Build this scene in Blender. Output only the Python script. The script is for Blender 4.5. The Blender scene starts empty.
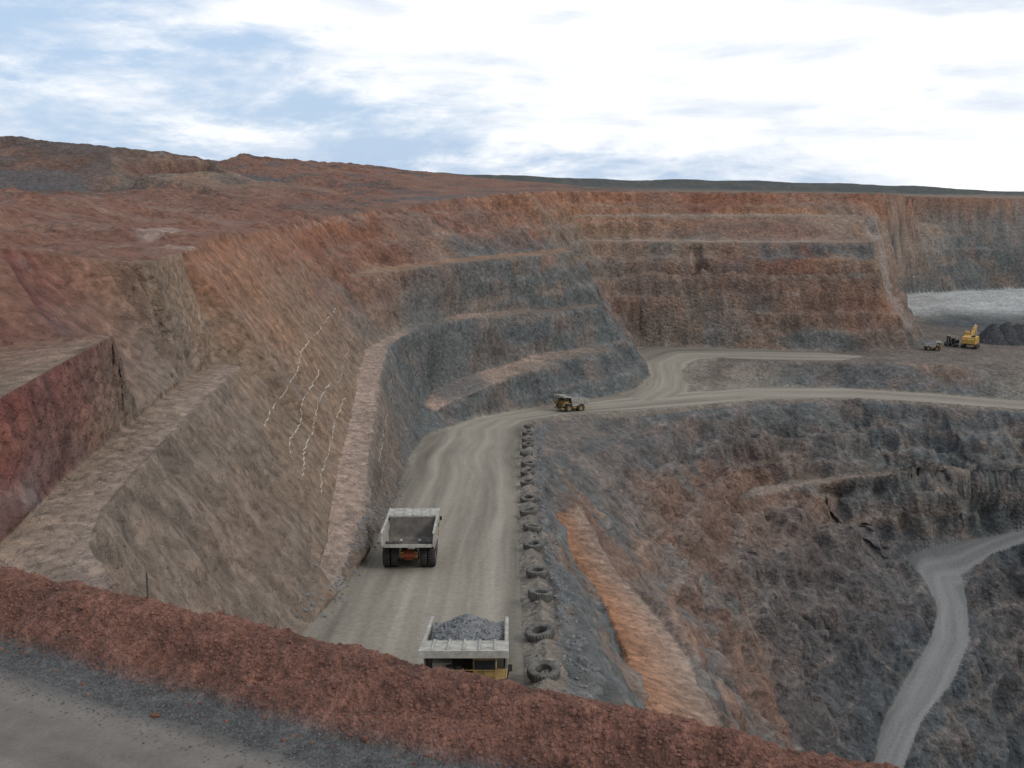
import bpy, bmesh, math, random
import numpy as np
from mathutils import Vector, Matrix, geometry
random.seed(5); rng=np.random.default_rng(5)
TH=math.radians(11.75); CT=math.cos(TH); ST=math.sin(TH)
def ray(u,v):
    X=(u-512)/1000; Y=(v-384)/1000
    return X, CT-ST*Y, -ST-CT*Y
def S(u,v,z):
    a,b,c=ray(u,v); t=z/c; return (a*t,b*t,z)
def Yp(u,v,y):
    a,b,c=ray(u,v); t=y/b; return (a*t,y,c*t)
def rz(y): return -42.3-0.1405*(y-77)
def R(u,v):
    a,b,c=ray(u,v); t=-31.48/(c+.1405*b); return (a*t,b*t,c*t)

CR=(.12,.043,.036); RD=(.155,.078,.055); OR=(.22,.128,.08); BR=(.175,.127,.093)
GB=(.13,.108,.092); GR=(.094,.1,.1); DG=(.064,.072,.078); BN=(.23,.178,.145); PK=(.29,.21,.17)
RO=(.2,.18,.148); SC=(.05,.055,.05); PB=(.33,.34,.335); OG=(.26,.125,.065); LR=(.135,.088,.07); HL=(.08,.057,.047)
LINES=[]
def L(pts,W,F,step=3.0): LINES.append((pts,W,F,step))
P0=np.array([-10.9,20.1]); D=np.array([.91,-.4153]); N=np.array([.4153,.91])
def q(t,n,z): p=P0+D*t+N*n; return (p[0],p[1],z)
L([q(-28,.4,-9),q(60,.4,-9)],RD,RD,1.0)
L([q(-28,-60,-9),q(60,-60,-9)],RD,RD,8)
L([q(-20,3,-12.5),q(50,3,-12.5)],RD,RD,1.5)
L([q(0,8,-20),q(40,8,-20)],BR,BR,2)
L([q(-45,1.0,-9),(-70,60,-9),(-66,85,-9.3),(-60,112,-9.5),S(0,262,-9.6),S(80,262,-10.5),S(150,264,-11)],[RD,RD,CR,CR,CR,RD,BR],RD,3)
L([(-64,60,-15),(-62,70,-16),S(0,345,-16),S(60,338,-16),S(112,330,-15)],CR,RD,3)
L([(-44,50,-16),S(0,400,-16),S(55,368,-16),S(112,337,-16)],[CR,CR,CR,RD],BR,2)
# B1
L([(-36,45,-24),S(0,545,-24),S(30,515,-24),S(60,482,-24.5),S(120,430,-25),S(180,384,-26),S(214,361,-27)],[CR,CR,CR,CR,BR,BR,BR],BR,2)
L([(-22,42,-24),S(112,590,-24),S(90,545,-24.5),S(104,512,-24.7),S(138,470,-25),S(190,415,-26),S(242,365,-27)],[BR]*7,BN,2)
# crest main
L([S(150,264,-11),S(215,241,-11.5),S(275,228,-13),S(330,216,-13),Yp(400,207,400),Yp(460,198,430),Yp(525,192,450),Yp(555,192,500)],[BR,OR,RD,RD,RD,GR,OR,OR],[RD,RD,RD,RD,RD,GR,RD,RD],3)
L([(-75,140,-9.5),(-90,190,-9.2),(-100,250,-9),(-110,330,-9.5),(-60,450,-9),(-20,510,-7.5)],RD,RD,5)
L([(-88,170,-7.4),(-100,190,-7),(-112,250,-6.6),(-130,330,-7)],RD,RD,5)
# MB
L([S(342,278,-28.5),S(400,271,-30),S(470,262,-30.5),S(540,256,-31),S(575,252,-32)],[RD,RD,GR,GR,GB],BR,3)
L([S(346,274,-28.5),S(403,265,-30),S(473,257,-30.5),S(540,251,-31),S(578,247,-32)],[RD,RD,GR,GR,GB],OR,3)
# B2
L([(-23.3,112,-45.5),S(326,520,-44.5),S(342,450,-44),S(352,400,-43.5),S(364,350,-44),S(405,327,-46),S(455,316,-48),S(530,309,-50),S(600,302,-52)],[BR,BR,BR,BR,BR,GB,GR,GR,GR],[BN,PK,PK,PK,PK,BN,BN,GB,GB],2)
L([(-20.6,112,-46),S(364,530,-45.5),S(370,450,-44.5),S(377,400,-44),S(389,345,-44.5),S(412,333,-46.3),S(456,321,-48.3),S(530,314,-50.3),S(600,307,-52.3)],[GB,GB,GB,GB,GR,GR,GR,GR,GR],[BN,BN,BN,BN,BN,BN,BN,GB,GB],2)
# B3
L([S(420,412,-64),S(432,386,-64.5),S(480,370,-65.5),S(545,351,-64),S(605,344,-66.5)],GR,[PK,PK,PK,BN,GB],2)
L([S(420,421,-66),S(452,402,-66),S(500,382,-67),S(555,362,-66.5),S(612,351,-67)],GR,[PK,PK,BN,GB,GB],2)
# ramp
RL=[(-20,38,rz(38)),(-20,70,rz(70)),R(300,640),R(345,590),R(375,545),R(392,510),R(402,480),R(410,455),R(425,436),R(470,420),R(540,407),(32,359,-80),(46.7,371,-79.5),(55,391,-78),(56,413,-76.5),(54.6,434,-75.2)]
L(RL,[BR]*4+[GB]*3+[GR]*9,RO,2)
RR=[(1.2,38,rz(38)),(1.2,70,rz(70)),(1.0,120,rz(120)),(1.0,180,rz(180)),(2.0,240,rz(240)),(3,275,rz(275)),(7,300,rz(300)),(15.9,321,-77),(44,340,-80),(68,352,-81),(93,366,-82),(129,373,-83),(162,368,-84),(189,360,-85),(310,335,-88)]
L(RR,GR,RO,2)
RC=[(4.6,38,rz(38)),(4.6,120,rz(120)-.3),(4.8,180,rz(180)-.3),(6,240,rz(240)-.3),(7,275,rz(275)-.3),(11,296,-73.5),(20,314,-77.2),(45,333,-80.5),(69,346,-81.2),(94,360,-82.2),(129,367,-83.2),(162,362,-84.2),(189,354,-85.2),(310,328,-88.2)]
L(RC,GR,[GB]*14,2)
LF=[(74,376,-81),(99,390,-82),(135,391,-83),(165,386,-84),(197,375,-85),(310,352,-88)]
L(LF,GR,RO,3)
SR=[(71.6,373,-80.5),(67.6,385,-78.7),(69,398,-77.2),(76.7,411,-75.8),(88,418,-75.2)]
L(SR,GR,RO,2)
L([(88,414,-75.1),(103,407,-75),(139,405,-75),(174,401,-75),(209,401,-75),(330,385,-77)],[GB]*6,GB,3)
L([(80,385,-80),(84,398,-77)],GB,GB,3)
# far wall
L([(54,438,-75),S(632,346,-75),S(700,347,-75),S(760,349,-75),S(850,351,-75),S(915,348,-75),S(925,335,-74.5),S(912,320,-73.5),S(905,312,-71.5),S(905,294,-69),S(1024,288,-68.5),S(1170,288,-68)],[GB,GB,GB,GB,GB,GB,GB,GR,GR,GR,GR,GR],[RO,RO,RO,RO,GB,GB,GB,GB,PB,PB,PB,PB],4)
L([S(950,316,-72),S(1000,319,-72.5),S(1060,318,-72.5)],GR,GR,4)
L([S(940,306,-70.5),S(1000,309,-70.8),S(1060,309,-71)],GR,PB,4)
L([S(930,324,-74.5),S(1010,326,-74.7),S(1070,326,-75)],GR,DG,4)
L([S(612,305,-56.5),S(700,304,-56.5),S(800,305,-56.5),S(885,304,-56.5),Yp(900,290,545)],[LR,GB,LR,RD,GB],BR,4)
L([S(615,301,-56.5),S(700,300,-56.5),S(800,301,-56.5),S(890,300,-56.5),Yp(905,286,550)],[LR,GB,LR,RD,GB],BN,4)
L([S(600,270,-42),S(700,271,-42),S(800,271,-42),S(880,271,-42)],[GB,LR,LR,BR],BR,4)
L([S(602,267.8,-42),S(700,268.8,-42),S(800,268.8,-42),S(882,268.8,-42)],[GB,LR,RD,BR],BN,4)
L([S(590,242,-31),S(700,243,-31),S(800,243,-31),S(870,243,-31),Yp(905,250,600),Yp(960,250,625),Yp(1100,250,630)],[BR,BR,RD,BR,BN,GR,GR],[BR,BR,BR,BR,BN,GB,GB],4)
L([S(590,240,-31),S(700,241,-31),S(800,241,-31),S(875,241.5,-31),Yp(905,246,606),Yp(960,246,631),Yp(1100,246,636)],[BR,BR,RD,BR,BN,GR,GR],[BN,BN,BN,BR,BN,GB,GB],4)
L([Yp(905,225,622),Yp(960,224,645),Yp(1100,224,650)],[BN,GR,GB],BR,4)
L([Yp(905,222,628),Yp(960,221,651),Yp(1100,221,656)],[BN,GR,GB],BR,4)
L([Yp(572,217,506),Yp(700,217,514),Yp(800,217,514),Yp(875,218,516)],[OR,RD,OR,BN],BR,4)
L([Yp(572,214,511),Yp(700,214.5,519),Yp(800,214.5,519),Yp(878,215.5,521)],[OR,RD,OR,BN],BN,4)
L([Yp(550,192,515),Yp(650,192,538),Yp(760,193,538),Yp(860,194,538),Yp(890,195,560),Yp(915,196,640),Yp(1024,199,670),Yp(1150,200,660)],[OR,RD,RD,RD,BN,RD,BR,BR],RD,5)
# lower-pit chute bench
L([(12,40,-47),(12,60,-49),S(640,712,-52),S(625,650,-57.5),S(590,580,-61.5),S(556,515,-61.8)],[GR]*6,[OG]*6,2)
L([(21,40,-50),(21,60,-52),S(725,728,-55),S(690,660,-60),S(640,595,-63),S(580,508,-62.4)],[LR]*6,[BN]*6,2)
L([(15,220,-70),(21,270,-77),(36,310,-84),(60,332,-88)],[GB,GB,LR,LR],GR,4)
L([(60,40,-95),(52,100,-100),(48,150,-100),(46,200,-100),(50,250,-101),(63,292,-102),(82,326,-103),(117,331,-100),(179,334,-99),(300,310,-100)],[LR,LR,LR,LR,LR,LR,LR,GB,GB,GR],GB,4)
L([(86,322.5,-103.2),(119,326,-100.3),(180,328,-99.2),(300,304,-100)],[LR,GB,GB,GR],BN,4)
L([S(900,500,-112),S(960,500,-110.5),S(1024,497,-109)],GR,BR,3)
L([S(900,506,-112),S(960,506,-110.5),S(1024,503,-109)],GR,BR,3)
LI=[(74,40,-155),(74,150,-152),(80,190,-147),S(872,768,-143),S(882,720,-140),S(905,680,-137),S(930,640,-134),S(938,610,-131),S(925,580,-127),S(903,557,-124),S(930,545,-121),S(1024,530,-118),(300,295,-115)]
L(LI,DG,GR,3)
LO=[(86,40,-155),(86,150,-152),(89,190,-147),S(904,768,-143),S(922,720,-140),S(955,680,-137),S(970,640,-134),S(967,600,-130.5),S(962,576,-127.5),S(990,555,-122.5),S(1024,543,-119.5),(300,283,-115)]
L(LO,DG,GR,3)
L([(120,40,-178),(120,150,-178),(128,200,-175),(150,240,-168),(165,275,-158),(200,295,-145),(300,262,-145)],[DG,DG,DG,DG,OR,DG,DG],DG,6)
L([(220,40,-182),(260,220,-180)],DG,DG,10)
L([(390,40,-100),(380,300,-90),(400,420,-77),(430,620,-68)],GR,GR,15)
L([(470,40,-12),(450,300,-12),(470,420,-12),(520,700,-12)],RD,RD,15)
L([(80,-25,-80),(150,-50,-90)],GB,GB,10); L([(60,-30,-9),(160,-90,-9),(600,-90,-9)],RD,RD,15)
# hills / plateau
L([Yp(-300,200,380),Yp(0,198,380),Yp(130,193,400),Yp(200,192,440)],RD,RD,8)
L([Yp(-300,124,450),Yp(-100,132,450),Yp(0,137,450),Yp(60,142,450),Yp(120,148,452),Yp(200,155,460),Yp(214,163,470)],HL,HL,6)
L([Yp(-300,135,600),Yp(0,155,600),Yp(200,167,560)],RD,RD,15)
L([Yp(120,186,400),Yp(165,173,408),Yp(215,172,420),Yp(235,178,425)],BR,BR,6)
L([Yp(205,191,480),Yp(300,189,500),Yp(400,187,520),Yp(450,188,540)],RD,RD,8)
L([Yp(216,163,560),Yp(240,154,560),Yp(264,157,560),Yp(300,161,600),Yp(380,166,650),Yp(430,174,700),Yp(445,185,720)],[GR,OR,OR,HL,RD,RD,RD],RD,6)
L([(-400,1000,-14),(-50,900,-14),(300,850,-16),(700,800,-22)],SC,BR,40)
L([Yp(-200,176,1400),Yp(440,183,1400),Yp(1024,196,1350),Yp(1400,200,1300)],SC,SC,60)
L([Yp(-200,168,1500),Yp(200,171,1500),Yp(430,173,1500),Yp(520,176,1500),Yp(600,179,1500),Yp(780,181,1500),Yp(850,184,1500),Yp(960,188,1500),Yp(1000,191,1500),Yp(1400,196,1500)],SC,SC,50)
L([(-1500,1900,-20),(0,1900,-22),(1500,1900,-55)],SC,SC,120)
for rad in (800,2500,9500):
    for k in range(48):
        a=2*math.pi*k/48
        x,y=rad*math.sin(a),rad*math.cos(a)
        if y>200 and abs(a if a<math.pi else a-2*math.pi)<math.radians(48) and rad==800: continue
        z=-11 if rad==800 else (-22 if rad==2500 else -28)
        z-=rad*.014*max(0,min(1,math.sin(a)/.46))*(rad>1000)
        LINES.append(([(x,y,z)],SC,SC,1))
for t in (-150,-300,-600): 
    L([(t,-100,-9),(t,350,-9.5)],RD,RD,20)

V=[];C=[]
for pts,W,F,step in LINES:
    n=len(pts)
    Ws=W if isinstance(W,list) else [W]*n
    Fs=F if isinstance(F,list) else [F]*n
    assert len(Ws)==n and len(Fs)==n,(n,len(Ws),len(Fs),pts[0])
    if n==1: V.append(pts[0]);C.append(list(Ws[0])+list(Fs[0]));continue
    for i in range(n-1):
        a=np.array(pts[i],float);b=np.array(pts[i+1],float)
        m=max(1,int(math.ceil(np.linalg.norm((b-a)[:2])/step)))
        ca=np.array(list(Ws[i])+list(Fs[i]));cb=np.array(list(Ws[i+1])+list(Fs[i+1]))
        for k in range(m+(i==n-2)):
            f=k/m; V.append(tuple(a+(b-a)*f)); C.append(list(ca+(cb-ca)*f))
V=np.array(V);C=np.array(C)
res=geometry.delaunay_2d_cdt([Vector((p[0],p[1])) for p in V],[],[],0,0.05)
tv=np.array([[p.x,p.y] for p in res[0]]); tf=res[2]; om=res[3]
idx=np.array([o[0] if len(o) else 0 for o in om])
A6=np.concatenate([V[idx,2:3],C[idx]],1)

az=np.concatenate([np.radians(np.arange(-180,-42,3)),np.radians(np.arange(-42,-29.5,.5)),np.radians(np.arange(-29.5,29.5,.082)),np.radians(np.arange(29.5,42,.5)),np.radians(np.arange(42,180.1,3))])
rs=[2.0]
while rs[-1]<9000:
    r=rs[-1]
    k=.03 if r<10 else .0032 if r<26 else .012 if r<60 else .0031 if r<190 else .0023 if r<600 else .003 if r<700 else .012 if r<1600 else .04
    rs.append(r*(1+k))
rs=np.array(rs); NR,NC=len(rs),len(az)
RRg,AZ=np.meshgrid(rs,az,indexing='ij')
X=(RRg*np.sin(AZ)); Yg=(RRg*np.cos(AZ))
G=np.zeros((NR,NC,7),np.float32); G[...,0]=-10; G[...,1:]=.1
def segd(a,b):
    d=b-a; t=max(0,min(1,-(a@d)/max(1e-9,d@d))); return np.linalg.norm(a+t*d)
for f in tf:
    for j in range(1,len(f)-1):
        i0,i1,i2=f[0],f[j],f[j+1]
        p=tv[[i0,i1,i2]]
        det=(p[1,0]-p[0,0])*(p[2,1]-p[0,1])-(p[2,0]-p[0,0])*(p[1,1]-p[0,1])
        if abs(det)<1e-7: continue
        an=np.arctan2(p[:,0],p[:,1]); rr=np.hypot(p[:,0],p[:,1])
        w0=[(p[(k+1)%3,0]-p[k,0])*(-p[k,1])-(-p[k,0])*(p[(k+1)%3,1]-p[k,1]) for k in range(3)]
        inside=all(w>=0 for w in w0) or all(w<=0 for w in w0)
        rmin=0 if inside else min(segd(p[k],p[(k+1)%3]) for k in range(3))
        if inside or an.max()-an.min()>math.pi: c0,c1=0,NC
        else:
            c0=max(0,np.searchsorted(az,an.min()-1e-6)); c1=min(NC,np.searchsorted(az,an.max()+1e-6)+1)
        r0=np.searchsorted(rs,rmin-1e-6); r1=min(NR,np.searchsorted(rs,rr.max()+1e-6)+1)
        if r0>=r1 or c0>=c1: continue
        x=X[r0:r1,c0:c1]-p[0,0]; y=Yg[r0:r1,c0:c1]-p[0,1]
        b=(x*(p[2,1]-p[0,1])-y*(p[2,0]-p[0,0]))/det
        c=(y*(p[1,0]-p[0,0])-x*(p[1,1]-p[0,1]))/det
        m=(b>=-1e-6)&(c>=-1e-6)&(b+c<=1+1e-6)
        if not m.any(): continue
        bm=b[m][:,None];cm=c[m][:,None]
        G[r0:r1,c0:c1][m]=(1-bm-cm)*A6[i0]+bm*A6[i1]+cm*A6[i2]
Z=G[...,0].astype(np.float64)

def h3(xi,yi,zi,s):
    h=(xi.astype(np.uint32)*np.uint32(374761393))^(yi.astype(np.uint32)*np.uint32(668265263))^(zi.astype(np.uint32)*np.uint32(2246822519))^np.uint32(s*97531+17)
    h=(h^(h>>np.uint32(13)))*np.uint32(1274126177); h=(h^(h>>np.uint32(16)))*np.uint32(2654435761); h^=h>>np.uint32(15)
    return (h&np.uint32(0xffffff)).astype(np.float32)/np.float32(0xffffff)*2-1
def vn(x,y,z,s=0):
    xi=np.floor(x).astype(np.int32);yi=np.floor(y).astype(np.int32);zi=np.floor(z).astype(np.int32)
    fx=(x-xi).astype(np.float32);fy=(y-yi).astype(np.float32);fz=(z-zi).astype(np.float32)
    fx=fx*fx*(3-2*fx);fy=fy*fy*(3-2*fy);fz=fz*fz*(3-2*fz)
    def e(a,b,c): return h3(xi+a,yi+b,zi+c,s)
    x00=e(0,0,0)*(1-fx)+e(1,0,0)*fx; x10=e(0,1,0)*(1-fx)+e(1,1,0)*fx
    x01=e(0,0,1)*(1-fx)+e(1,0,1)*fx; x11=e(0,1,1)*(1-fx)+e(1,1,1)*fx
    return (x00*(1-fy)+x10*fy)*(1-fz)+(x01*(1-fy)+x11*fy)*fz
def fbm(x,y,z,sc,o,s=0,g=.5):
    r=0;a=1;t=0
    for k in range(o):
        r=r+a*vn(x/sc+7.3*k,y/sc+3.1*k,z/sc+1.7*k,s+k); t+=a; a*=g; sc*=.5
    return r/t
def sst(a,b,x):
    t=np.clip((x-a)/(b-a),0,1); return t*t*(3-2*t)
def inpoly(px,py,poly):
    r=np.zeros(px.shape,bool);n=len(poly)
    for i in range(n):
        x1,y1=poly[i][:2];x2,y2=poly[(i+1)%n][:2]
        if y1==y2: continue
        c=((y1>py)!=(y2>py))&(px<(x2-x1)*(py-y1)/(y2-y1)+x1)
        r^=c
    return r
dzr=np.gradient(Z,rs,axis=0); dza=np.gradient(Z,az,axis=1)/RRg
slope=np.hypot(dzr,dza)
wall=sst(.28,.6,slope)
roads=[RL[:12]+[(68,352,0)]+RR[8::-1], RL[11:]+[(60,440,0),(88,430,0),(88,418,0)]+SR[::-1]+[(68,352,0),(44,340,0)],
       RR[9:]+LF[::-1]+[(71,373,0)], LI+LO[::-1],
       [(54,434,0),(60,444,0),(103,438,0),(135,428,0),(150,418,0),(135,407,0),(103,409,0),(88,417,0),(76,411,0)]]
rm=np.zeros(X.shape,bool)
for p in roads: rm|=inpoly(X,Yg,p)
roadf=rm.astype(np.float32)
Q=(X-P0[0])*N[0]+(Yg-P0[1])*N[1]; T=(X-P0[0])*D[0]+(Yg-P0[1])*D[1]
fg=sst(9,4,Q)*(T>-60)*(T<70)
far=sst(650,1200,RRg)
n1=fbm(X,Yg,Z,22,4,1); n2=fbm(X,Yg,Z,22,4,11); n3=fbm(X,Yg,Z,7,3,21,.55)
def blur(a,n):
    for _ in range(n):
        b=np.pad(a,1,mode='edge'); a=(b[:-2,1:-1]+b[2:,1:-1]+b[1:-1,:-2]+b[1:-1,2:]+b[1:-1,1:-1]*2)/6
    return a
rb=blur(roadf,6); free=(1-np.clip(rb*1.6,0,1))*(1-fg)
inv=1/np.sqrt(1+slope**2)
sa,ca=np.sin(AZ),np.cos(AZ)
gx=dzr*sa+dza*ca; gy=dzr*ca-dza*sa
nx,ny,nzv=-gx*inv,-gy*inv,inv
wall=np.clip(blur(wall,2),0,1)
low=sst(-84,-92,Z)
leftf=sst(-14,-22,X)*sst(330,240,Yg)*(Yg>30)
rug=1-.6*leftf
farw=sst(430,450,RRg)*(X>30)
disp=((n1*2.0+n3*1.5)*wall*rug*(1-.3*farw)+(n1*.4+n3*.25)*(1-wall))
rid=1-np.abs(fbm(X,Yg,Z*.3,9,3,31,.5))*2.2
rid2=1-np.abs(fbm(X,Yg,Z*.5,20,4,131,.6))*2.4
rid3=1-np.abs(fbm(X,Yg,Z*.7,6,3,141,.55))*2.4
disp+=wall*((rid-.5)*1.3*rug+(rid3-.5)*.4*rug+low*((rid2-.5)*4.0+(rid3-.5)*1.5))
disp*=free*(1-far)
tz=(Z/7.5+n1*(.3-.1*farw)+low*n3*.15); fr=tz-np.floor(tz); tstr=(.35+.15*farw+.3*low)*rug
ter=(sst(.25,.75,fr)-fr)*7.5*tstr*wall*free*(1-far)
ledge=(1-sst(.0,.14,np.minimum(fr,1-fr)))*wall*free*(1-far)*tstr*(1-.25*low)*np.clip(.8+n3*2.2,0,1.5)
wf=(1-.6*leftf)
X2=X+nx*disp+n1*1.0*free*(1-far)*wf; Y2=Yg+ny*disp+n2*1.0*free*(1-far)*wf; Z2=Z+nzv*disp+ter
plat=(Z>-17)*(1-wall)*(Yg>95)*(RRg<760)*free
Z2+=plat*(np.maximum(0,fbm(X,Yg,Z*0,26,3,51))*5*sst(-2,-7,Z)+np.maximum(0,fbm(X,Yg,Z*0,9,4,61,.6)-.05)*3)*sst(0,14,-X-45)
Z2+=far*fbm(X,Yg,Z,60,4,71)*3*sst(900,1300,RRg)
bn=fbm(X,Yg,Z*0,.9,5,81,.65); bn2=fbm(X,Yg,Z*0,3.5,3,91); bn4=fbm(X,Yg,Z*0,.22,2,95,.6)
crest=.7+.14*bn2
qq=Q+bn2*.18
berm=crest*sst(0,1,np.clip(1.08-np.abs(qq)/1.3,0,1))
berm=berm+np.minimum(berm*2.5,1)*(bn*.2+bn4*.05)
berm+=.13*np.exp(-((Q+1.1+bn2*.2)/.28)**2)*(1+bn)
near=(RRg<60)
Z2=np.where(near,Z2+berm+bn*.02,Z2)
def plinedist(px,py,pl):
    best=np.full(px.shape,1e9);al=np.zeros(px.shape);lat=np.zeros(px.shape);s=0
    for i in range(len(pl)-1):
        x1,y1=pl[i][:2];x2,y2=pl[i+1][:2];dx,dy=x2-x1,y2-y1;l=math.hypot(dx,dy)
        t=np.clip(((px-x1)*dx+(py-y1)*dy)/(l*l),0,1)
        ex=px-(x1+t*dx);ey=py-(y1+t*dy);d=np.hypot(ex,ey)
        sg=np.sign(dx*ey-dy*ex)
        m=d<best; best=np.where(m,d,best); al=np.where(m,s+t*l,al); lat=np.where(m,d*sg,lat); s+=l
    return best,al,lat
mid=[((a[0]+b[0])/2,(a[1]+b[1])/2) for a,b in zip(RR[:14],RC)]
reg=(Yg>36)&(Yg<380)&(X>-5)&(X<320)
d,al,_=plinedist(X[reg],Yg[reg],mid)
Z2[reg]+=1.0*np.clip(1-d/1.9,0,1)*(1+.3*n3[reg])
reg=(Yg>36)&(Yg<440)&(X<60)&(X>-40)
d,al,_=plinedist(X[reg],Yg[reg],RL)
Z2[reg]+=.5*np.clip(1-d/1.3,0,1)*(1+.5*n3[reg])
# colours
Wc=G[...,1:4];Fc=G[...,4:7]
w=wall[...,None]
wn=sst(.3,.7,wall+n3*.25)[...,None]
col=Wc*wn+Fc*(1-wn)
mt=fbm(X,Yg,Z,38,5,101,.6); mt2=fbm(X,Yg,Z*2.5,14,4,111,.6); mt3=fbm(X,Yg,Z,3,2,121,.6)
gr=np.array(GR); og=np.array((.195,.115,.075))
nf=(1-sst(4,2,Q)*near)[...,None]
lk=(1-.6*leftf)[...,None]
k=sst(.03,.25,mt)[...,None]*.8*w*nf*lk; col=col*(1-k)+gr*k
k=sst(.0,.3,mt2)[...,None]*(.45-.15*low[...,None])*w*(Z>-150)[...,None]*nf*lk; col=col*(1-k)+og*k
k=(sst(-30,-12,Z+mt*26+mt2*10)*w[...,0]*(X>-60)*(Yg>150))[...,None]*.55*nf; col=col*(1-k)+np.array((.22,.092,.052))*k
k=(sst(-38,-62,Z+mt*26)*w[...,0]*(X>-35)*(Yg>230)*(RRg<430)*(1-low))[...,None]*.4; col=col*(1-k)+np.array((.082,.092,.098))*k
k=sst(.1,.35,-mt)[...,None]*.35*(w*.6+.4)*nf*(1-roadf[...,None])*lk; col=col*(1-k)+np.array((.17,.13,.105))*k
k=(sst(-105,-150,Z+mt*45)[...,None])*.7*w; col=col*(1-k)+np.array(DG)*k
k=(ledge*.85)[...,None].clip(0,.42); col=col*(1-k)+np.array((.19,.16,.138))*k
pm=(plat*sst(300,380,Yg))[...,None]
k=sst(.0,.25,mt2+mt*.4)[...,None]*.7*pm; col=col*(1-k)+np.array((.07,.062,.058))*k
k=sst(.05,.3,-mt2+mt3*.2)[...,None]*.6*pm; col=col*(1-k)+np.array((.18,.1,.068))*k
pp=plat[...,None]*(1-pm)
k=sst(.0,.3,mt2)[...,None]*.5*pp; col=col*(1-k)+np.array((.17,.115,.088))*k
strk=vn(Yg/1.3+n3*.8,Z/9,X*0,151)+.6*vn(Yg/.6+n3,Z/5,X*0,152)
lum=1+(.26*n3+.22*mt2+.2*mt3)*(1-.3*leftf)+.12*strk*wall*leftf+wall*.22*(rid3-.5)*(1-.5*leftf); col=col*lum[...,None]
for (px,py,pz,rx,ry,cc,ss) in [(*S(158,231,-9.3),3.4,8,(.3,.24,.21),.5),(*S(190,238,-9.6),4,4,(.3,.25,.22),.45),(*S(882,240,-31),7,20,(.26,.23,.21),.5),(*S(900,220,-20),7,20,(.26,.23,.21),.5),(*Yp(250,180,500),20,20,DG,.8),(*Yp(30,185,400),25,18,DG,.7),(*S(445,235,-18),14,25,GR,.8)]:
    g=np.exp(-(((X-px)/rx)**2+((Yg-py)/ry)**2)*(1+.6*n3))*(np.where(pz>-10,1-wall,1))
    g=(sst(.2,.6,g+n3*.45)*ss)[...,None]; col=col*(1-g)+np.array(cc)*g
cl=[[( -9.5,38),(-9.5,120),(-9.5,190),(-10,240),(-10,275),(-4,300),(13,331),(38,349),(70,364),(95,378),(132,382),(163,377),(193,368),(310,343)],
    [(80,40),(80,150),(84.5,190)]+[((a[0]+b[0])/2,(a[1]+b[1])/2) for a,b in zip(LI[3:9],LO[3:9])]+[(150,306),(179,318),(300,289)],
    [(50,356),(59,375),(62,391),(64,410),(75,424),(150,418)]]
dm=np.full(X.shape,1e9)
for c_ in cl:
    d,al,lat=plinedist(X[rm],Yg[rm],c_)
    wob=vn(al/30,al*0,al*0,9)*1.2; lt=lat+wob
    st=vn(lt/.8,al/25,al*0,5)*.6+vn(lt/2.3,al/60,al*0,6)+.5*vn(lt/.35,al/9,al*0,7)+.5*mt2[rm]
    tr=np.exp(-((np.abs(np.abs(lt)-4.6)-2.2)/.9)**2)
    b=1+.19*st+.16*tr-.3*sst(6.5,11,np.abs(lat))
    m=d<dm[rm]
    tmp=dm[rm];tmp[m]=d[m];dm[rm]=tmp
    cc=col[rm]; base=np.array(RO)[None]*b[:,None]
    deep=sst(-100,-120,Z[rm])[:,None]; base=base*(1-deep)+np.array((.14,.142,.14))*b[:,None]*deep
    cc[m]=base[m]; col[rm]=cc
fgr=np.array((.13,.114,.1)); grav=np.array((.078,.078,.076)); red=np.array((.138,.066,.047))
e1=Q+.2*bn2+.15*bn
kk=sst(-1.5,-1.1,e1)[...,None]; kg=sst(-2.6,-1.95,e1)[...,None]
fc=(fgr*(1+.2*vn(Q/.25,T/9,Q*0,8)[...,None]+.14*vn(Q/.9,T/14,Q*0,18)[...,None]+.12*bn[...,None]+.06*bn4[...,None]+.15*bn2[...,None]))*(1-kg)+grav*(1+.3*bn4[...,None])*kg
fc=fc*(1-kk)+red*(1+.6*bn[...,None]+.45*bn4[...,None]+.3*bn2[...,None])*kk
fm=(near*(Q<2.5)*(T>-80)*(T<90))[...,None]
col=np.where(fm>0,fc,col)
col=np.clip(col,.015,.8)

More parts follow.
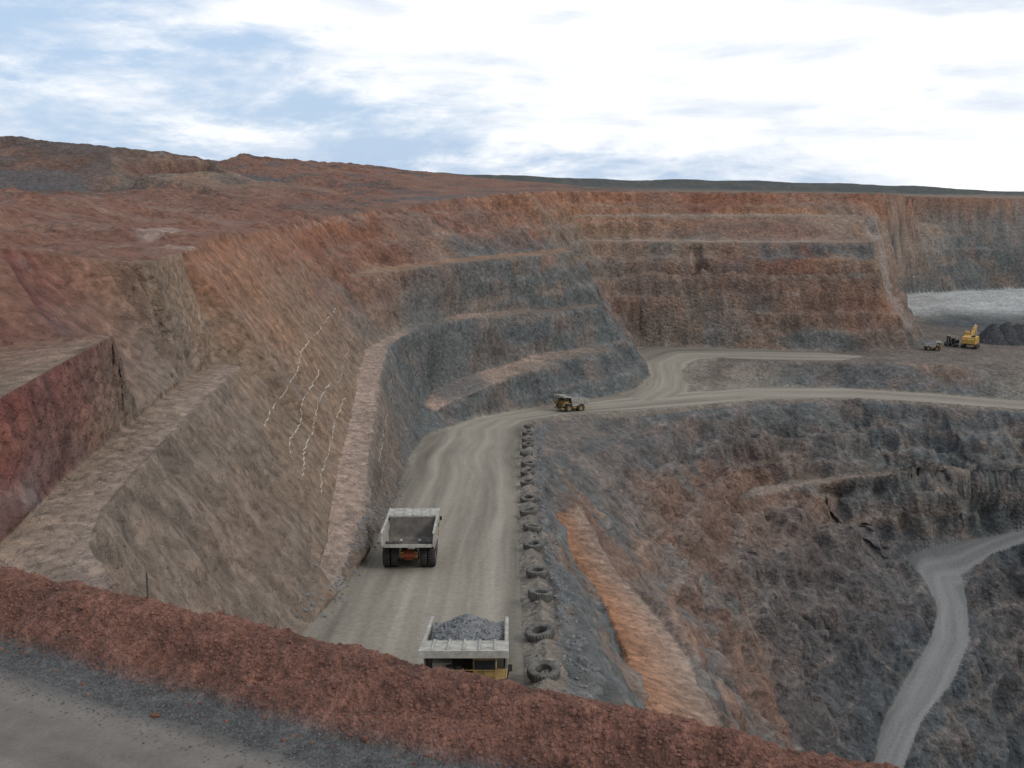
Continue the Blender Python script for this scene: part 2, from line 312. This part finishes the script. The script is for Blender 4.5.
def mat(name,base,rough=.9,nscale=1,var=.3,bump=.3,attr=False,metal=0,bdist=.1):
    m=bpy.data.materials.new(name);m.use_nodes=True;nt=m.node_tree;b=nt.nodes['Principled BSDF']
    b.inputs['Roughness'].default_value=rough;b.inputs['Metallic'].default_value=metal
    b.inputs['Specular IOR Level'].default_value=.25
    tc=nt.nodes.new('ShaderNodeTexCoord')
    no=nt.nodes.new('ShaderNodeTexNoise');no.inputs['Scale'].default_value=nscale;no.inputs['Detail'].default_value=4;no.inputs['Roughness'].default_value=.62
    nt.links.new(tc.outputs['Object'],no.inputs['Vector'])
    mr=nt.nodes.new('ShaderNodeMapRange');mr.inputs['From Min'].default_value=.3;mr.inputs['From Max'].default_value=.7
    mr.inputs['To Min'].default_value=1-var;mr.inputs['To Max'].default_value=1+var
    nt.links.new(no.outputs['Fac'],mr.inputs['Value'])
    vm=nt.nodes.new('ShaderNodeVectorMath');vm.operation='SCALE'
    if attr:
        a=nt.nodes.new('ShaderNodeAttribute');a.attribute_name='Col';nt.links.new(a.outputs['Color'],vm.inputs[0])
    else: vm.inputs[0].default_value=base
    nt.links.new(mr.outputs['Result'],vm.inputs['Scale']);nt.links.new(vm.outputs[0],b.inputs['Base Color'])
    bp=nt.nodes.new('ShaderNodeBump');bp.inputs['Strength'].default_value=bump;bp.inputs['Distance'].default_value=bdist
    nt.links.new(no.outputs['Fac'],bp.inputs['Height']);nt.links.new(bp.outputs['Normal'],b.inputs['Normal'])
    return m,nt,no,mr,bp,vm,tc
def terrain_mat(name,sc1,var1,bd,streak=True,vor=0,v2=.2):
    m,nt,no,mr,bp,vm,tc=mat(name,(1,1,1),.95,sc1,var1,1.0,True,0,bd)
    n2=nt.nodes.new('ShaderNodeTexNoise');n2.inputs['Scale'].default_value=1;n2.inputs['Detail'].default_value=3;n2.inputs['Roughness'].default_value=.6
    mp=nt.nodes.new('ShaderNodeMapping');mp.inputs['Scale'].default_value=(.7,.7,.16) if streak else (2,2,2)
    nt.links.new(tc.outputs['Object'],mp.inputs['Vector']);nt.links.new(mp.outputs[0],n2.inputs['Vector'])
    m2=nt.nodes.new('ShaderNodeMapRange');m2.inputs['From Min'].default_value=.3;m2.inputs['From Max'].default_value=.7
    m2.inputs['To Min'].default_value=1-v2;m2.inputs['To Max'].default_value=1+v2
    nt.links.new(n2.outputs['Fac'],m2.inputs['Value'])
    mu=nt.nodes.new('ShaderNodeMath');mu.operation='MULTIPLY';nt.links.new(mr.outputs[0],mu.inputs[0]);nt.links.new(m2.outputs[0],mu.inputs[1])
    last=mu.outputs[0]
    if vor:
        v=nt.nodes.new('ShaderNodeTexVoronoi');v.inputs['Scale'].default_value=vor
        nt.links.new(tc.outputs['Object'],v.inputs['Vector'])
        sp=nt.nodes.new('ShaderNodeSeparateColor');nt.links.new(v.outputs['Color'],sp.inputs[0])
        m3=nt.nodes.new('ShaderNodeMapRange');m3.inputs['To Min'].default_value=.8;m3.inputs['To Max'].default_value=1.2;nt.links.new(sp.outputs[0],m3.inputs['Value'])
        mu2=nt.nodes.new('ShaderNodeMath');mu2.operation='MULTIPLY';nt.links.new(last,mu2.inputs[0]);nt.links.new(m3.outputs[0],mu2.inputs[1]);last=mu2.outputs[0]
        ad=nt.nodes.new('ShaderNodeMath');ad.operation='MULTIPLY_ADD';nt.links.new(v.outputs['Distance'],ad.inputs[0]);ad.inputs[1].default_value=-.35;nt.links.new(no.outputs['Fac'],ad.inputs[2])
        nt.links.new(ad.outputs[0],bp.inputs['Height'])
    nt.links.new(last,vm.inputs['Scale'])
    return m
MT=terrain_mat('pit_rock',.7,.24,1.2,True,.8,.16); MR=terrain_mat('haul_road_dirt',1.5,.1,.08,False,0,.12); MF=terrain_mat('berm_soil',9,.35,.1,False,18)
MS=terrain_mat('service_road_dirt',14,.12,.01,False,0,.1)

co=np.stack([X2,Y2,Z2],-1).reshape(-1,3).astype(np.float32)
colf=np.concatenate([col,np.ones(col.shape[:2]+(1,))],-1).reshape(-1,4).astype(np.float32)
ii=np.arange(NR*NC).reshape(NR,NC)
quads=np.stack([ii[:-1,:-1],ii[:-1,1:],ii[1:,1:],ii[1:,:-1]],-1).reshape(-1,4)[:, ::-1]
def qm(a): return (a[:-1,:-1]&a[:-1,1:]&a[1:,1:]&a[1:,:-1]).reshape(-1)
isroad=qm(rm); isfg=qm(near&(Q<1.7)&(T>-80)&(T<90))
isfr=qm(near&(e1<-2.1)&(T>-80)&(T<90))
def build(name,mask,m):
    qd=quads[mask]; u,inv_=np.unique(qd,return_inverse=True); qd=inv_.reshape(-1,4).astype(np.int32)
    me=bpy.data.meshes.new(name); nv=len(u);nf=len(qd)
    me.vertices.add(nv);me.vertices.foreach_set('co',co[u].ravel())
    me.loops.add(nf*4);me.loops.foreach_set('vertex_index',qd.ravel())
    me.polygons.add(nf);me.polygons.foreach_set('loop_start',np.arange(0,nf*4,4,dtype=np.int32))
    me.polygons.foreach_set('use_smooth',np.ones(nf,bool))
    me.update(calc_edges=True)
    at=me.color_attributes.new('Col','FLOAT_COLOR','POINT');at.data.foreach_set('color',colf[u].ravel())
    me.materials.append(m); o=bpy.data.objects.new(name,me);bpy.context.collection.objects.link(o);return o
road=build('haul_road',isroad,MR)
froad=build('service_road',isfr&~isroad,MS)
fberm=build('dirt_berm',isfg&~isfr,MF)
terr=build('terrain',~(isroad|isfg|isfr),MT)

# ---------- objects
def simple(name,c,**k): return mat(name,c,**k)[0]
M_yel=simple('dusty_yellow_paint',(.28,.19,.075),rough=.7,nscale=1.2,var=.45,bump=.1)
M_tray=simple('dusty_tray_steel',(.31,.3,.27),rough=.65,nscale=1.0,var=.4,bump=.15)
M_in=simple('tray_interior',(.11,.1,.09),rough=.8,nscale=.9,var=.35,bump=.3)
M_dk=simple('dark_steel',(.035,.033,.03),rough=.6,nscale=2,var=.3,bump=.1)
M_rub=simple('tyre_rubber',(.04,.038,.036),rough=.85,nscale=2,var=.4,bump=.3)
M_rub2=simple('weathered_tyre_rubber',(.1,.096,.088),rough=.95,nscale=1.5,var=.5,bump=.3)
M_gl=simple('cab_glass',(.02,.025,.03),rough=.15,nscale=2,var=.05,bump=0)
M_red=simple('red_paint',(.25,.07,.03),rough=.6,nscale=2,var=.3,bump=.1)
M_rock=simple('ore_rock',(.15,.155,.16),rough=.9,nscale=2.5,var=.4,bump=1,bdist=.15)
M_lamp=simple('lamp_lens',(.7,.7,.65),rough=.3,nscale=2,var=.05,bump=0)
def mobj(name,verts,faces,m,parent=None,smooth=False,bevel=0):
    me=bpy.data.meshes.new(name);me.from_pydata([tuple(v) for v in verts],[],faces)
    bm=bmesh.new();bm.from_mesh(me);bmesh.ops.recalc_face_normals(bm,faces=bm.faces)
    if bevel>0: bmesh.ops.bevel(bm,geom=bm.edges[:],offset=bevel,segments=1,affect='EDGES')
    bm.to_mesh(me);bm.free()
    me.materials.append(m)
    if smooth: me.polygons.foreach_set('use_smooth',[True]*len(me.polygons))
    o=bpy.data.objects.new(name,me);bpy.context.collection.objects.link(o)
    if parent: o.parent=parent
    return o
def box(name,c,s,m,p,bevel=.03):
    vs=[(c[0]+a*s[0]/2,c[1]+b*s[1]/2,c[2]+d*s[2]/2) for a in(-1,1) for b in(-1,1) for d in(-1,1)]
    fs=[(0,1,3,2),(4,6,7,5),(0,4,5,1),(2,3,7,6),(0,2,6,4),(1,5,7,3)]
    return mobj(name,vs,fs,m,p,bevel=bevel)
def prism(name,prof,x0,x1,m,p,bevel=.02):
    n=len(prof);vs=[(x0,a,b) for a,b in prof]+[(x1,a,b) for a,b in prof]
    fs=[tuple(range(n)),tuple(range(n,2*n))]+[(i,(i+1)%n,n+(i+1)%n,n+i) for i in range(n)]
    return mobj(name,vs,fs,m,p,bevel=bevel)
def rod(name,a,b,r,m,p,n=8):
    a=Vector(a);b=Vector(b);d=(b-a).normalized();u=d.orthogonal().normalized();w=d.cross(u)
    vs=[];
    for e in(a,b):
        for i in range(n):
            t=2*math.pi*i/n;vs.append(e+u*r*math.cos(t)+w*r*math.sin(t))
    fs=[tuple(range(n)),tuple(range(n,2*n))]+[(i,(i+1)%n,n+(i+1)%n,n+i) for i in range(n)]
    return mobj(name,vs,fs,m,p)
def lathe(prof,seg,lug=0):
    vs=[];fs=[];n=len(prof)
    for i in range(seg):
        t=2*math.pi*i/seg;c,s=math.cos(t),math.sin(t)
        for j,(r,a) in enumerate(prof):
            rr=r-(lug if (lug and i%2 and r>prof[0][0]*1.6) else 0)
            vs.append((a,rr*c,rr*s))
    for i in range(seg):
        for j in range(n):
            fs.append((i*n+j,((i+1)%seg)*n+j,((i+1)%seg)*n+(j+1)%n,i*n+(j+1)%n))
    return vs,fs
def tyre_mesh(name,R_,w,m,p,loc=(0,0,0)):
    h=w/2
    prof=[(R_*.5,-h*.7),(R_*.62,-h*.95),(R_*.85,-h),(R_*.97,-h*.88),(R_,-h*.4),(R_,h*.4),(R_*.97,h*.88),(R_*.85,h),(R_*.62,h*.95),(R_*.5,h*.7)]
    vs,fs=lathe(prof,56,.07)
    vs=[(v[0]+loc[0],v[1]+loc[1],v[2]+loc[2]) for v in vs]
    return mobj(name,vs,fs,m,p)
def wheel(i,p,x,y,R_,w,out):
    tyre_mesh('tyre_%d'%i,R_,w,M_rub,p,(x,y,R_))
    prof=[(.01,out*w*.12),(R_*.2,out*w*.3),(R_*.28,out*w*.05),(R_*.42,out*w*.1),(R_*.52,out*w*.4),(R_*.52,-out*w*.3),(.01,-out*w*.3)]
    vs,fs=lathe(prof,28)
    mobj('rim_%d'%i,[(v[0]+x,v[1]+y,v[2]+R_) for v in vs],fs,M_yel,p)
def clump(n,spread,base,m,name,p,size=(.2,.6)):
    vs=[];fs=[]
    bm=bmesh.new();bmesh.ops.create_icosphere(bm,subdivisions=1,radius=1);bv=[v.co.copy() for v in bm.verts];bf=[[v.index for v in f.verts] for f in bm.faces];bm.free()
    for k in range(n):
        c=spread();s=random.uniform(*size)*random.choice((1,1,.6))
        rot=Matrix.Rotation(random.random()*6,3,'X')@Matrix.Rotation(random.random()*6,3,'Z')
        sc=Vector((s*random.uniform(.7,1.2),s*random.uniform(.7,1.2),s*random.uniform(.5,.9)))
        o=len(vs)
        for v in bv:
            q_=rot@Vector((v.x*sc.x,v.y*sc.y,v.z*sc.z)*1)*random.uniform(.82,1.12); vs.append((q_.x+c[0],q_.y+c[1],q_.z+c[2]))
        fs+= [[a+o for a in f] for f in bf]
    return mobj(name,vs,fs,m,p)
def haul_truck(loaded):
    e=bpy.data.objects.new('haul_truck',None);bpy.context.collection.objects.link(e)
    Rw=1.75
    k=0
    for x in(-2.95,2.95): wheel(k,e,x,3.3,Rw,1.05,1 if x>0 else -1);k+=1
    for x in(-3.15,-2.02,2.02,3.15): wheel(k,e,x,-2.6,Rw,1.02,1 if x>0 else -1);k+=1
    for x in(-.95,.95): prism('frame_rail',[(-4.4,1.6),(5.4,1.3),(5.6,2.1),(0,2.5),(-4.2,2.4)],x-.25,x+.25,M_yel,e)
    box('rear_axle',(0,-2.6,1.75),(5.4,1.1,1.1),M_dk,e,.15); box('front_axle',(0,3.3,1.75),(4.6,.7,.7),M_dk,e,.1)
    box('rear_axle_housing',(0,-3.3,1.8),(1.5,1.1,1.4),M_red,e,.2)
    for x in(-1.55,1.55): rod('suspension_strut',(x,-3.3,1.4),(x*.75,-3.7,3.0),.2,M_tray,e)
    box('tail_lamp_panel',(0,-4.5,2.0),(2.2,.15,.5),M_red,e)
    for x in(-1.3,1.3): rod('hoist_cylinder',(x,.4,1.7),(x,-1.2,3.4),.2,M_tray,e)
    rod('fuel_tank',(-2.4,-.6,1.9),(-2.4,1.3,1.9),.65,M_yel,e,16); rod('hydraulic_tank',(2.4,-.6,1.9),(2.4,1.3,1.9),.6,M_yel,e,16)
    box('engine_hood',(0,4.2,2.6),(2.6,3.4,1.9),M_yel,e,.08)
    box('radiator_grille',(0,6.0,2.45),(2.5,.25,2.3),M_dk,e,.04)
    for i in range(7): box('grille_bar_%d'%i,(0,6.16,1.55+.3*i),(2.4,.06,.07),M_yel,e,0)
    box('front_bumper',(0,6.05,1.15),(6.2,.5,.45),M_yel,e,.06)
    box('deck',(0,4.55,3.66),(7.2,3.3,.18),M_yel,e,.03)
    for x in(-3.0,3.0): box('fender',(x,5.9,3.0),(1.2,.4,1.1),M_yel,e,.05)
    box('cab',(-1.75,4.35,4.6),(2.0,1.9,1.7),M_yel,e,.07)
    box('windscreen',(-1.75,5.315,4.85),(1.75,.05,.9),M_gl,e,.01)
    for x in(-2.765,-.735): box('side_window',(x,4.35,4.85),(.05,1.5,.85),M_gl,e,.01)
    box('cab_roof',(-1.75,4.4,5.52),(2.2,2.1,.14),M_tray,e,.03)
    box('electrical_cabinet',(1.9,4.0,4.3),(1.6,1.4,1.1),M_tray,e,.05)
    rod('air_cleaner',(.5,5.4,3.8),(.5,5.4,4.9),.3,M_dk,e,14); rod('air_cleaner_b',(1.2,5.4,3.8),(1.2,5.4,4.9),.3,M_dk,e,14)
    for x in(-2.9,-2.4,2.4,2.9): box('headlamp',(x,6.34,1.55 if abs(x)<2.6 else 3.0),(.35,.12,.3),M_lamp,e,.02)
    for i in range(9):
        x=-3.5+7*i/8; rod('handrail_post_%d'%i,(x,6.15,3.75),(x,6.15,4.75),.035,M_yel,e,6)
    for z in(4.25,4.75): rod('handrail',(-3.5,6.15,z),(3.5,6.15,z),.035,M_yel,e,6)
    for i in range(9):
        f=i/8; box('stair_%d'%i,(-1.6+2.6*f,6.5,1.2+2.4*f),(.5,.5,.06),M_dk,e,0)
    rod('stair_rail',(-1.6,6.8,2.1),(1.0,6.8,4.5),.04,M_yel,e,6)
    for x in(-3.55,3.55): rod('mirror_arm',(x,6.0,3.8),(x*1.08,6.2,4.9),.04,M_dk,e,6); box('mirror',(x*1.09,6.25,5.0),(.35,.08,.6),M_dk,e,.02)
    prism('tray_floor',[(-6.3,3.55),(-2.5,2.8),(1.3,2.4),(2.2,3.0),(2.0,3.2),(1.2,2.65),(-2.5,3.05),(-6.3,3.8)],-3.3,3.3,M_in,e)
    prism('tray_front_wall',[(1.9,3.0),(2.15,3.0),(3.0,5.9),(2.75,5.95)],-3.3,3.3,M_in,e)
    for sx in(-1,1):
        prof=[(-6.4,3.6),(-2.5,2.75),(1.4,2.4),(2.2,3.0),(3.0,5.9),(-6.2,5.25)]
        xs=(3.302,3.46)
        vs=[(sx*(xs[0]+.25*(b-2.4)/3.5),a,b) for a,b in prof]+[(sx*(xs[1]+.25*(b-2.4)/3.5),a,b) for a,b in prof]
        n=6;fs=[tuple(range(n)),tuple(range(n,2*n))]+[(i,(i+1)%n,n+(i+1)%n,n+i) for i in range(n)]
        mobj('tray_side',vs,fs,M_tray,e,bevel=.02)
        for i in range(8):
            y=-5.6+i*1.05; box('tray_rib_%d'%i,(sx*3.62,y,4.2),(.14,.22,2.0),M_tray,e,.02)
        vs=[(sx*(3.4+a),y,z+b) for (y,z) in((-6.35,5.3),(3.0,5.95)) for a,b in((0,0),(.3,0),(.3,.22),(0,.22))]
        mobj('tray_rail',vs,[(0,1,2,3),(4,5,6,7),(0,1,5,4),(1,2,6,5),(2,3,7,6),(3,0,4,7)],M_tray,e,bevel=.03)
    prism('canopy',[(2.7,5.85),(6.35,6.2),(6.4,6.45),(2.7,6.15)],-3.75,3.75,M_tray,e,.04)
    prism('canopy_lip',[(6.25,5.85),(6.42,5.85),(6.42,6.5),(6.25,6.5)],-3.76,3.76,M_tray,e,.02)
    for x in(-2.6,-1.3,0,1.3,2.6): prism('canopy_rib',[(2.75,6.16),(6.2,6.46),(6.2,6.56),(2.75,6.3)],x-.08,x+.08,M_tray,e,.01)
    prism('tray_tail_lip',[(-6.42,3.5),(-6.302,3.5),(-6.302,3.95),(-6.42,3.95)],-3.3,3.3,M_tray,e,.02)
    if loaded:
        nn=40;vs=[];fs=[]
        for i in range(nn):
            for j in range(nn):
                x=-3.3+6.6*i/(nn-1);y=-5.6+8.1*j/(nn-1)
                r=math.hypot(x/3.4,(y+1.3)/4.3); z=5.2+2.1*max(0,1-r)**.9+random.uniform(-.1,.1)
                vs.append((x,y,z))
        for i in range(nn-1):
            for j in range(nn-1): fs.append((i*nn+j,(i+1)*nn+j,(i+1)*nn+j+1,i*nn+j+1))
        mobj('ore_load',vs,fs,M_rock,e)
        def sp():
            while 1:
                x=random.uniform(-3.1,3.1);y=random.uniform(-5.4,2.4);r=math.hypot(x/3.4,(y+1.3)/4.3)
                if r<1.05: return (x,y,5.15+2.1*max(0,1-r)**.9)
        clump(420,sp,0,M_rock,'ore_boulders',e,(.08,.34))
    return e
def place(e,x,y,z,head,pitch,s=.92):
    e.matrix_world=Matrix.Translation((x,y,z))@Matrix.Rotation(-head,4,'Z')@Matrix.Rotation(pitch,4,'X')@Matrix.Scale(s,4)
bpy.context.view_layer.update()
def drop(x,y,o=None):
    best=None
    for ob in ([o] if o else [road,terr,fberm,froad]):
        ok,loc,nor,_=ob.ray_cast(Vector((x,y,60)),Vector((0,0,-1)))
        if ok and (best is None or loc.z>best): best=loc.z
    return best if best is not None else -9
pt=math.atan(.1405)
t=haul_truck(True); place(t,-3.7,75.2,rz(75.2)+.03,math.pi,pt)
t=haul_truck(False); place(t,-12.9,121,rz(121)+.03,math.radians(-1),-pt,.9)
t=haul_truck(True); place(t,20,333,drop(20,333),math.radians(236),math.radians(5),.85)
t=haul_truck(True); xx,yy,_=S(931,350,-75); place(t,xx,yy,drop(xx,yy),math.radians(100),0,.6)
def excavator(scale,colm,head,x,y):
    e=bpy.data.objects.new('mining_excavator',None);bpy.context.collection.objects.link(e)
    for sx in(-1,1):
        prof=[(-3.4,.5),(-3.0,.05),(3.0,.05),(3.4,.5),(3.4,1.1),(3.0,1.55),(-3.0,1.55),(-3.4,1.1)]
        prism('track',prof,sx*2.6-.6,sx*2.6+.6,M_dk,e,.08)
    rod('slew_ring',(0,0,1.4),(0,0,2.1),1.6,M_dk,e,20)
    box('upper_body',(0,-1.2,3.6),(5.6,6.4,2.9),colm,e,.12); box('counterweight',(0,-4.7,3.3),(5.4,1.0,2.2),colm,e,.2)
    box('cab_riser',(-2.1,2.4,3.3),(1.5,1.6,2.4),colm,e,.05); box('cab',(-2.1,2.5,5.6),(1.7,2.0,2.0),colm,e,.08); box('cab_window',(-2.1,3.53,5.7),(1.5,.05,1.3),M_gl,e,.01)
    box('exhaust_box',(1.4,-2.5,5.35),(1.4,2.0,.6),M_dk,e,.05)
    prism('boom',[(1.2,3.0),(2.0,2.6),(5.2,6.8),(8.4,7.9),(8.5,8.6),(4.8,8.0),(1.2,4.2)],-.6,.6,colm,e,.05)
    prism('stick',[(8.0,8.8),(8.9,8.6),(8.6,4.2),(7.9,3.6),(7.6,4.4)],-.4,.4,colm,e,.05)
    prism('bucket',[(7.2,4.4),(9.0,4.0),(9.9,2.4),(9.3,1.3),(7.6,1.4),(8.3,2.6)],-1.6,1.6,colm,e,.05)
    for sx in(-.9,.9): rod('boom_cylinder',(sx,3.4,2.4),(sx,5.2,6.9),.2,M_tray,e)
    rod('stick_cylinder',(0,5.0,8.4),(0,8.2,9.0),.2,M_tray,e)
    e.matrix_world=Matrix.Translation((x,y,drop(x,y)))@Matrix.Rotation(-head,4,'Z')@Matrix.Scale(scale,4)
    return e
M_y2=simple('yellow_paint',(.42,.26,.07),rough=.6,nscale=1,var=.3,bump=.05)
xx,yy,_=S(970,348,-75); excavator(1.05,M_y2,math.radians(35),xx,yy)
xx,yy,_=S(952,347,-75); excavator(.6,M_dk,math.radians(230),xx,yy)
def mound(name,cx,cy,rx,ry,h,m):
    vs=[];fs=[];nn=40;zb=drop(cx,cy)-.5
    for i in range(nn):
        for j in range(nn):
            a=-1+2*i/(nn-1);b=-1+2*j/(nn-1);r=math.hypot(a,b)
            vs.append((cx+a*rx,cy+b*ry,zb+h*max(0,1-r)**.8*(1+.25*math.sin(a*5+cx))+random.uniform(-.35,.35)*(r<1)))
    for i in range(nn-1):
        for j in range(nn-1): fs.append((i*nn+j,(i+1)*nn+j,(i+1)*nn+j+1,i*nn+j+1))
    mobj(name,vs,fs,m)
M_dr=simple('blasted_rock',(.05,.052,.055),rough=.95,nscale=1,var=.5,bump=1,bdist=.4)
for u_,h_,r_ in ((994,8,11),(1008,9,12),(1024,10,13),(1045,10,13)):
    xx,yy,_=S(u_,342,-75); mound('rock_pile',xx,yy,r_,9,h_,M_dr)
# tyres on windrow
for y in (65,78.2,90,101.8,113,125.8,138,149.8,162.7,176,189,202,215,228,242,256,270):
    x=np.interp(y,[38,180,240,275],[2.7,2.9,3.8,4.9])+random.uniform(-.25,.35); y+=random.uniform(-1,1)
    rr_=random.uniform(1.35,1.6)
    o=tyre_mesh('haul_truck_tyre',rr_,random.uniform(.8,1.0),M_rub2,None)
    z=max(drop(x+a_,y+b_) for a_ in(-.6,0,.6) for b_ in(-.6,0,.6))
    o.matrix_world=Matrix.Translation((x,y,z+.08))@Matrix.Rotation(random.uniform(-.12,.12),4,'X')@Matrix.Rotation(math.pi/2+random.uniform(-.2,.14),4,'Y')@Matrix.Rotation(random.random()*3,4,'X')
M_wh=simple('white_salt_line',(.4,.36,.32),rough=.9,nscale=3,var=.3,bump=.1)
def cable(pix,r=.08):
    path=[]
    for (a,b),(c,d_) in zip(pix[:-1],pix[1:]):
        n=max(2,int(math.hypot(c-a,d_-b)/2.0))
        for k in range(n):
            f=k/n; u=a+(c-a)*f+random.uniform(-1.3,1.3); v=b+(d_-b)*f
            ok,loc,nor,_=terr.ray_cast(Vector((0,0,0)),Vector(ray(u,v)).normalized())
            if ok: path.append(loc+nor*r*.5)
    vs=[];fs=[];n=6
    for i,p in enumerate(path):
        d=(path[min(i+1,len(path)-1)]-path[max(i-1,0)]).normalized();u_=d.orthogonal().normalized();w_=d.cross(u_)
        rr=r*random.uniform(.5,1.2)
        for k in range(n):
            t=2*math.pi*k/n;vs.append(p+(u_*math.cos(t)+w_*math.sin(t))*rr)
    for i in range(len(path)-1):
        if (path[i+1]-path[i]).length>6: continue
        for k in range(n): fs.append((i*n+k,i*n+(k+1)%n,(i+1)*n+(k+1)%n,(i+1)*n+k))
    mobj('white_drain_line',vs,fs,M_wh)
cable([(337,308),(322,326),(302,350),(297,370),(285,392),(270,412),(264,428)],.11)
cable([(320,370),(312,385),(303,400),(300,425),(290,440),(291,456)],.11)
cable([(329,384),(318,402),(313,430),(304,450),(303,478)],.11)
cable([(345,398),(335,420),(329,450),(322,475),(322,500)],.1)
cable([(338,310),(352,335),(345,360),(338,385)],.07)
cable([(391,380),(388,410),(382,440),(380,465)],.07)
# clods on berm and gravel
M_clod=simple('red_clod',(.145,.07,.05),rough=.95,nscale=6,var=.4,bump=.5)
M_gr=simple('dark_gravel',(.1,.1,.098),rough=.9,nscale=8,var=.4,bump=.4)
def zb(x,y):
    for o in(fberm,froad):
        ok,loc,_,_=o.ray_cast(Vector((x,y,60)),Vector((0,0,-1)))
        if ok: return loc.z
    return -9.3
def spb():
    t_=random.uniform(-8,24);n_=random.gauss(-.5,.5);p=P0+D*t_+N*n_; return (p[0],p[1],zb(p[0],p[1]))
clump(7000,spb,0,M_clod,'berm_clods',None,(.012,.05))
clump(140,spb,0,M_clod,'berm_lumps',None,(.05,.11))
def spg():
    t_=random.uniform(-8,22);n_=-2.0+random.gauss(0,.4);p=P0+D*t_+N*n_; return (p[0],p[1],zb(p[0],p[1]))
clump(7500,spg,0,M_gr,'roadside_gravel',None,(.01,.03))
def spr():
    y=random.uniform(60,300); x=np.interp(y,[38,180,240,275,300],[4.6,4.7,5.6,7,11])+random.gauss(1,1.1); return (x,y,drop(x,y))
clump(2200,spr,0,M_rock,'windrow_rubble',None,(.08,.35))
def spl():
    y=random.uniform(60,300); x=np.interp(y,[p[1] for p in RL[:11]],[p[0] for p in RL[:11]])+random.gauss(-.6,.7); return (x,y,drop(x,y))
clump(900,spl,0,M_rock,'wall_toe_rubble',None,(.08,.35))
M_wood=simple('weathered_post',(.06,.055,.05),rough=.9,nscale=4,var=.3,bump=.2)
px,py,_=S(148,604,-8.35)
rod('marker_post',(px,py,drop(px,py)-.2),(px+.02,py,drop(px,py)+.55),.018,M_wood,None,8)

# world
w=bpy.data.worlds.new('World');bpy.context.scene.world=w;w.use_nodes=True;nt=w.node_tree
bg=nt.nodes['Background'];bg.inputs['Strength'].default_value=.1
sky=nt.nodes.new('ShaderNodeTexSky');sky.sky_type='NISHITA';sky.sun_disc=False
EL=math.radians(42);AZs=math.radians(115)
sky.sun_elevation=EL;sky.sun_rotation=AZs
tc=nt.nodes.new('ShaderNodeTexCoord');sep=nt.nodes.new('ShaderNodeSeparateXYZ');nt.links.new(tc.outputs['Generated'],sep.inputs[0])
def math_(op,a,b=None,clamp=False):
    n=nt.nodes.new('ShaderNodeMath');n.operation=op;n.use_clamp=clamp
    for i,v in enumerate((a,b)):
        if v is None: continue
        if isinstance(v,(int,float)): n.inputs[i].default_value=v
        else: nt.links.new(v,n.inputs[i])
    return n.outputs[0]
def noise(scale,vec,det=7,dist=0,ro=.55):
    mp=nt.nodes.new('ShaderNodeMapping');mp.inputs['Scale'].default_value=vec;nt.links.new(tc.outputs['Generated'],mp.inputs[0])
    n=nt.nodes.new('ShaderNodeTexNoise');n.inputs['Scale'].default_value=scale;n.inputs['Detail'].default_value=det;n.inputs['Distortion'].default_value=dist;n.inputs['Roughness'].default_value=ro
    nt.links.new(mp.outputs[0],n.inputs['Vector']);return n.outputs['Fac']
a=noise(3.2,(1,1,4.0),9,.3,.6); b=noise(9,(1,1,3),8,.2,.65)
cov=math_('ADD',math_('MULTIPLY',a,1.0),math_('MULTIPLY',b,.45))
cov=math_('ADD',cov,math_('MULTIPLY',sep.outputs['X'],.34))
hz=nt.nodes.new('ShaderNodeMapRange');hz.inputs['From Min'].default_value=.08;hz.inputs['From Max'].default_value=.0;hz.inputs['To Min'].default_value=0;hz.inputs['To Max'].default_value=.17;nt.links.new(sep.outputs['Z'],hz.inputs['Value'])
cov=math_('SUBTRACT',cov,hz.outputs[0])
mr=nt.nodes.new('ShaderNodeMapRange');mr.inputs['From Min'].default_value=.48;mr.inputs['From Max'].default_value=.7;mr.interpolation_type='SMOOTHSTEP';nt.links.new(cov,mr.inputs['Value'])
sh=nt.nodes.new('ShaderNodeMapRange');sh.inputs['From Min'].default_value=.36;sh.inputs['From Max'].default_value=.56;nt.links.new(noise(5,(1,1,5),8,.2,.6),sh.inputs['Value'])
cm=nt.nodes.new('ShaderNodeMixRGB');cm.inputs[1].default_value=(7.8,8.5,9.5,1);cm.inputs[2].default_value=(11.2,11.2,11.3,1);nt.links.new(sh.outputs[0],cm.inputs[0])
bl=nt.nodes.new('ShaderNodeMixRGB');bl.inputs[0].default_value=.85;nt.links.new(sky.outputs[0],bl.inputs[1]);bl.inputs[2].default_value=(5.2,6.8,9.1,1)
fx=nt.nodes.new('ShaderNodeMixRGB');nt.links.new(mr.outputs[0],fx.inputs[0]);nt.links.new(bl.outputs[0],fx.inputs[1]);nt.links.new(cm.outputs[0],fx.inputs[2])
nt.links.new(fx.outputs[0],bg.inputs['Color'])
sl=bpy.data.lights.new('sun','SUN');sl.energy=1.2;sl.angle=math.radians(12);sl.color=(1,.95,.88)
so=bpy.data.objects.new('sun',sl);bpy.context.collection.objects.link(so)
sd=Vector((math.sin(AZs)*math.cos(EL),math.cos(AZs)*math.cos(EL),math.sin(EL)))
so.rotation_euler=sd.to_track_quat('Z','Y').to_euler()
cd=bpy.data.cameras.new('camera');cd.lens=35.16;cd.sensor_width=36;cd.clip_end=20000;cd.clip_start=.1
cam=bpy.data.objects.new('camera',cd);bpy.context.collection.objects.link(cam);cam.rotation_euler=(math.radians(90-11.75),0,0)
sc=bpy.context.scene;sc.camera=cam
sc.view_settings.view_transform='Standard';sc.view_settings.look='None';sc.view_settings.exposure=0
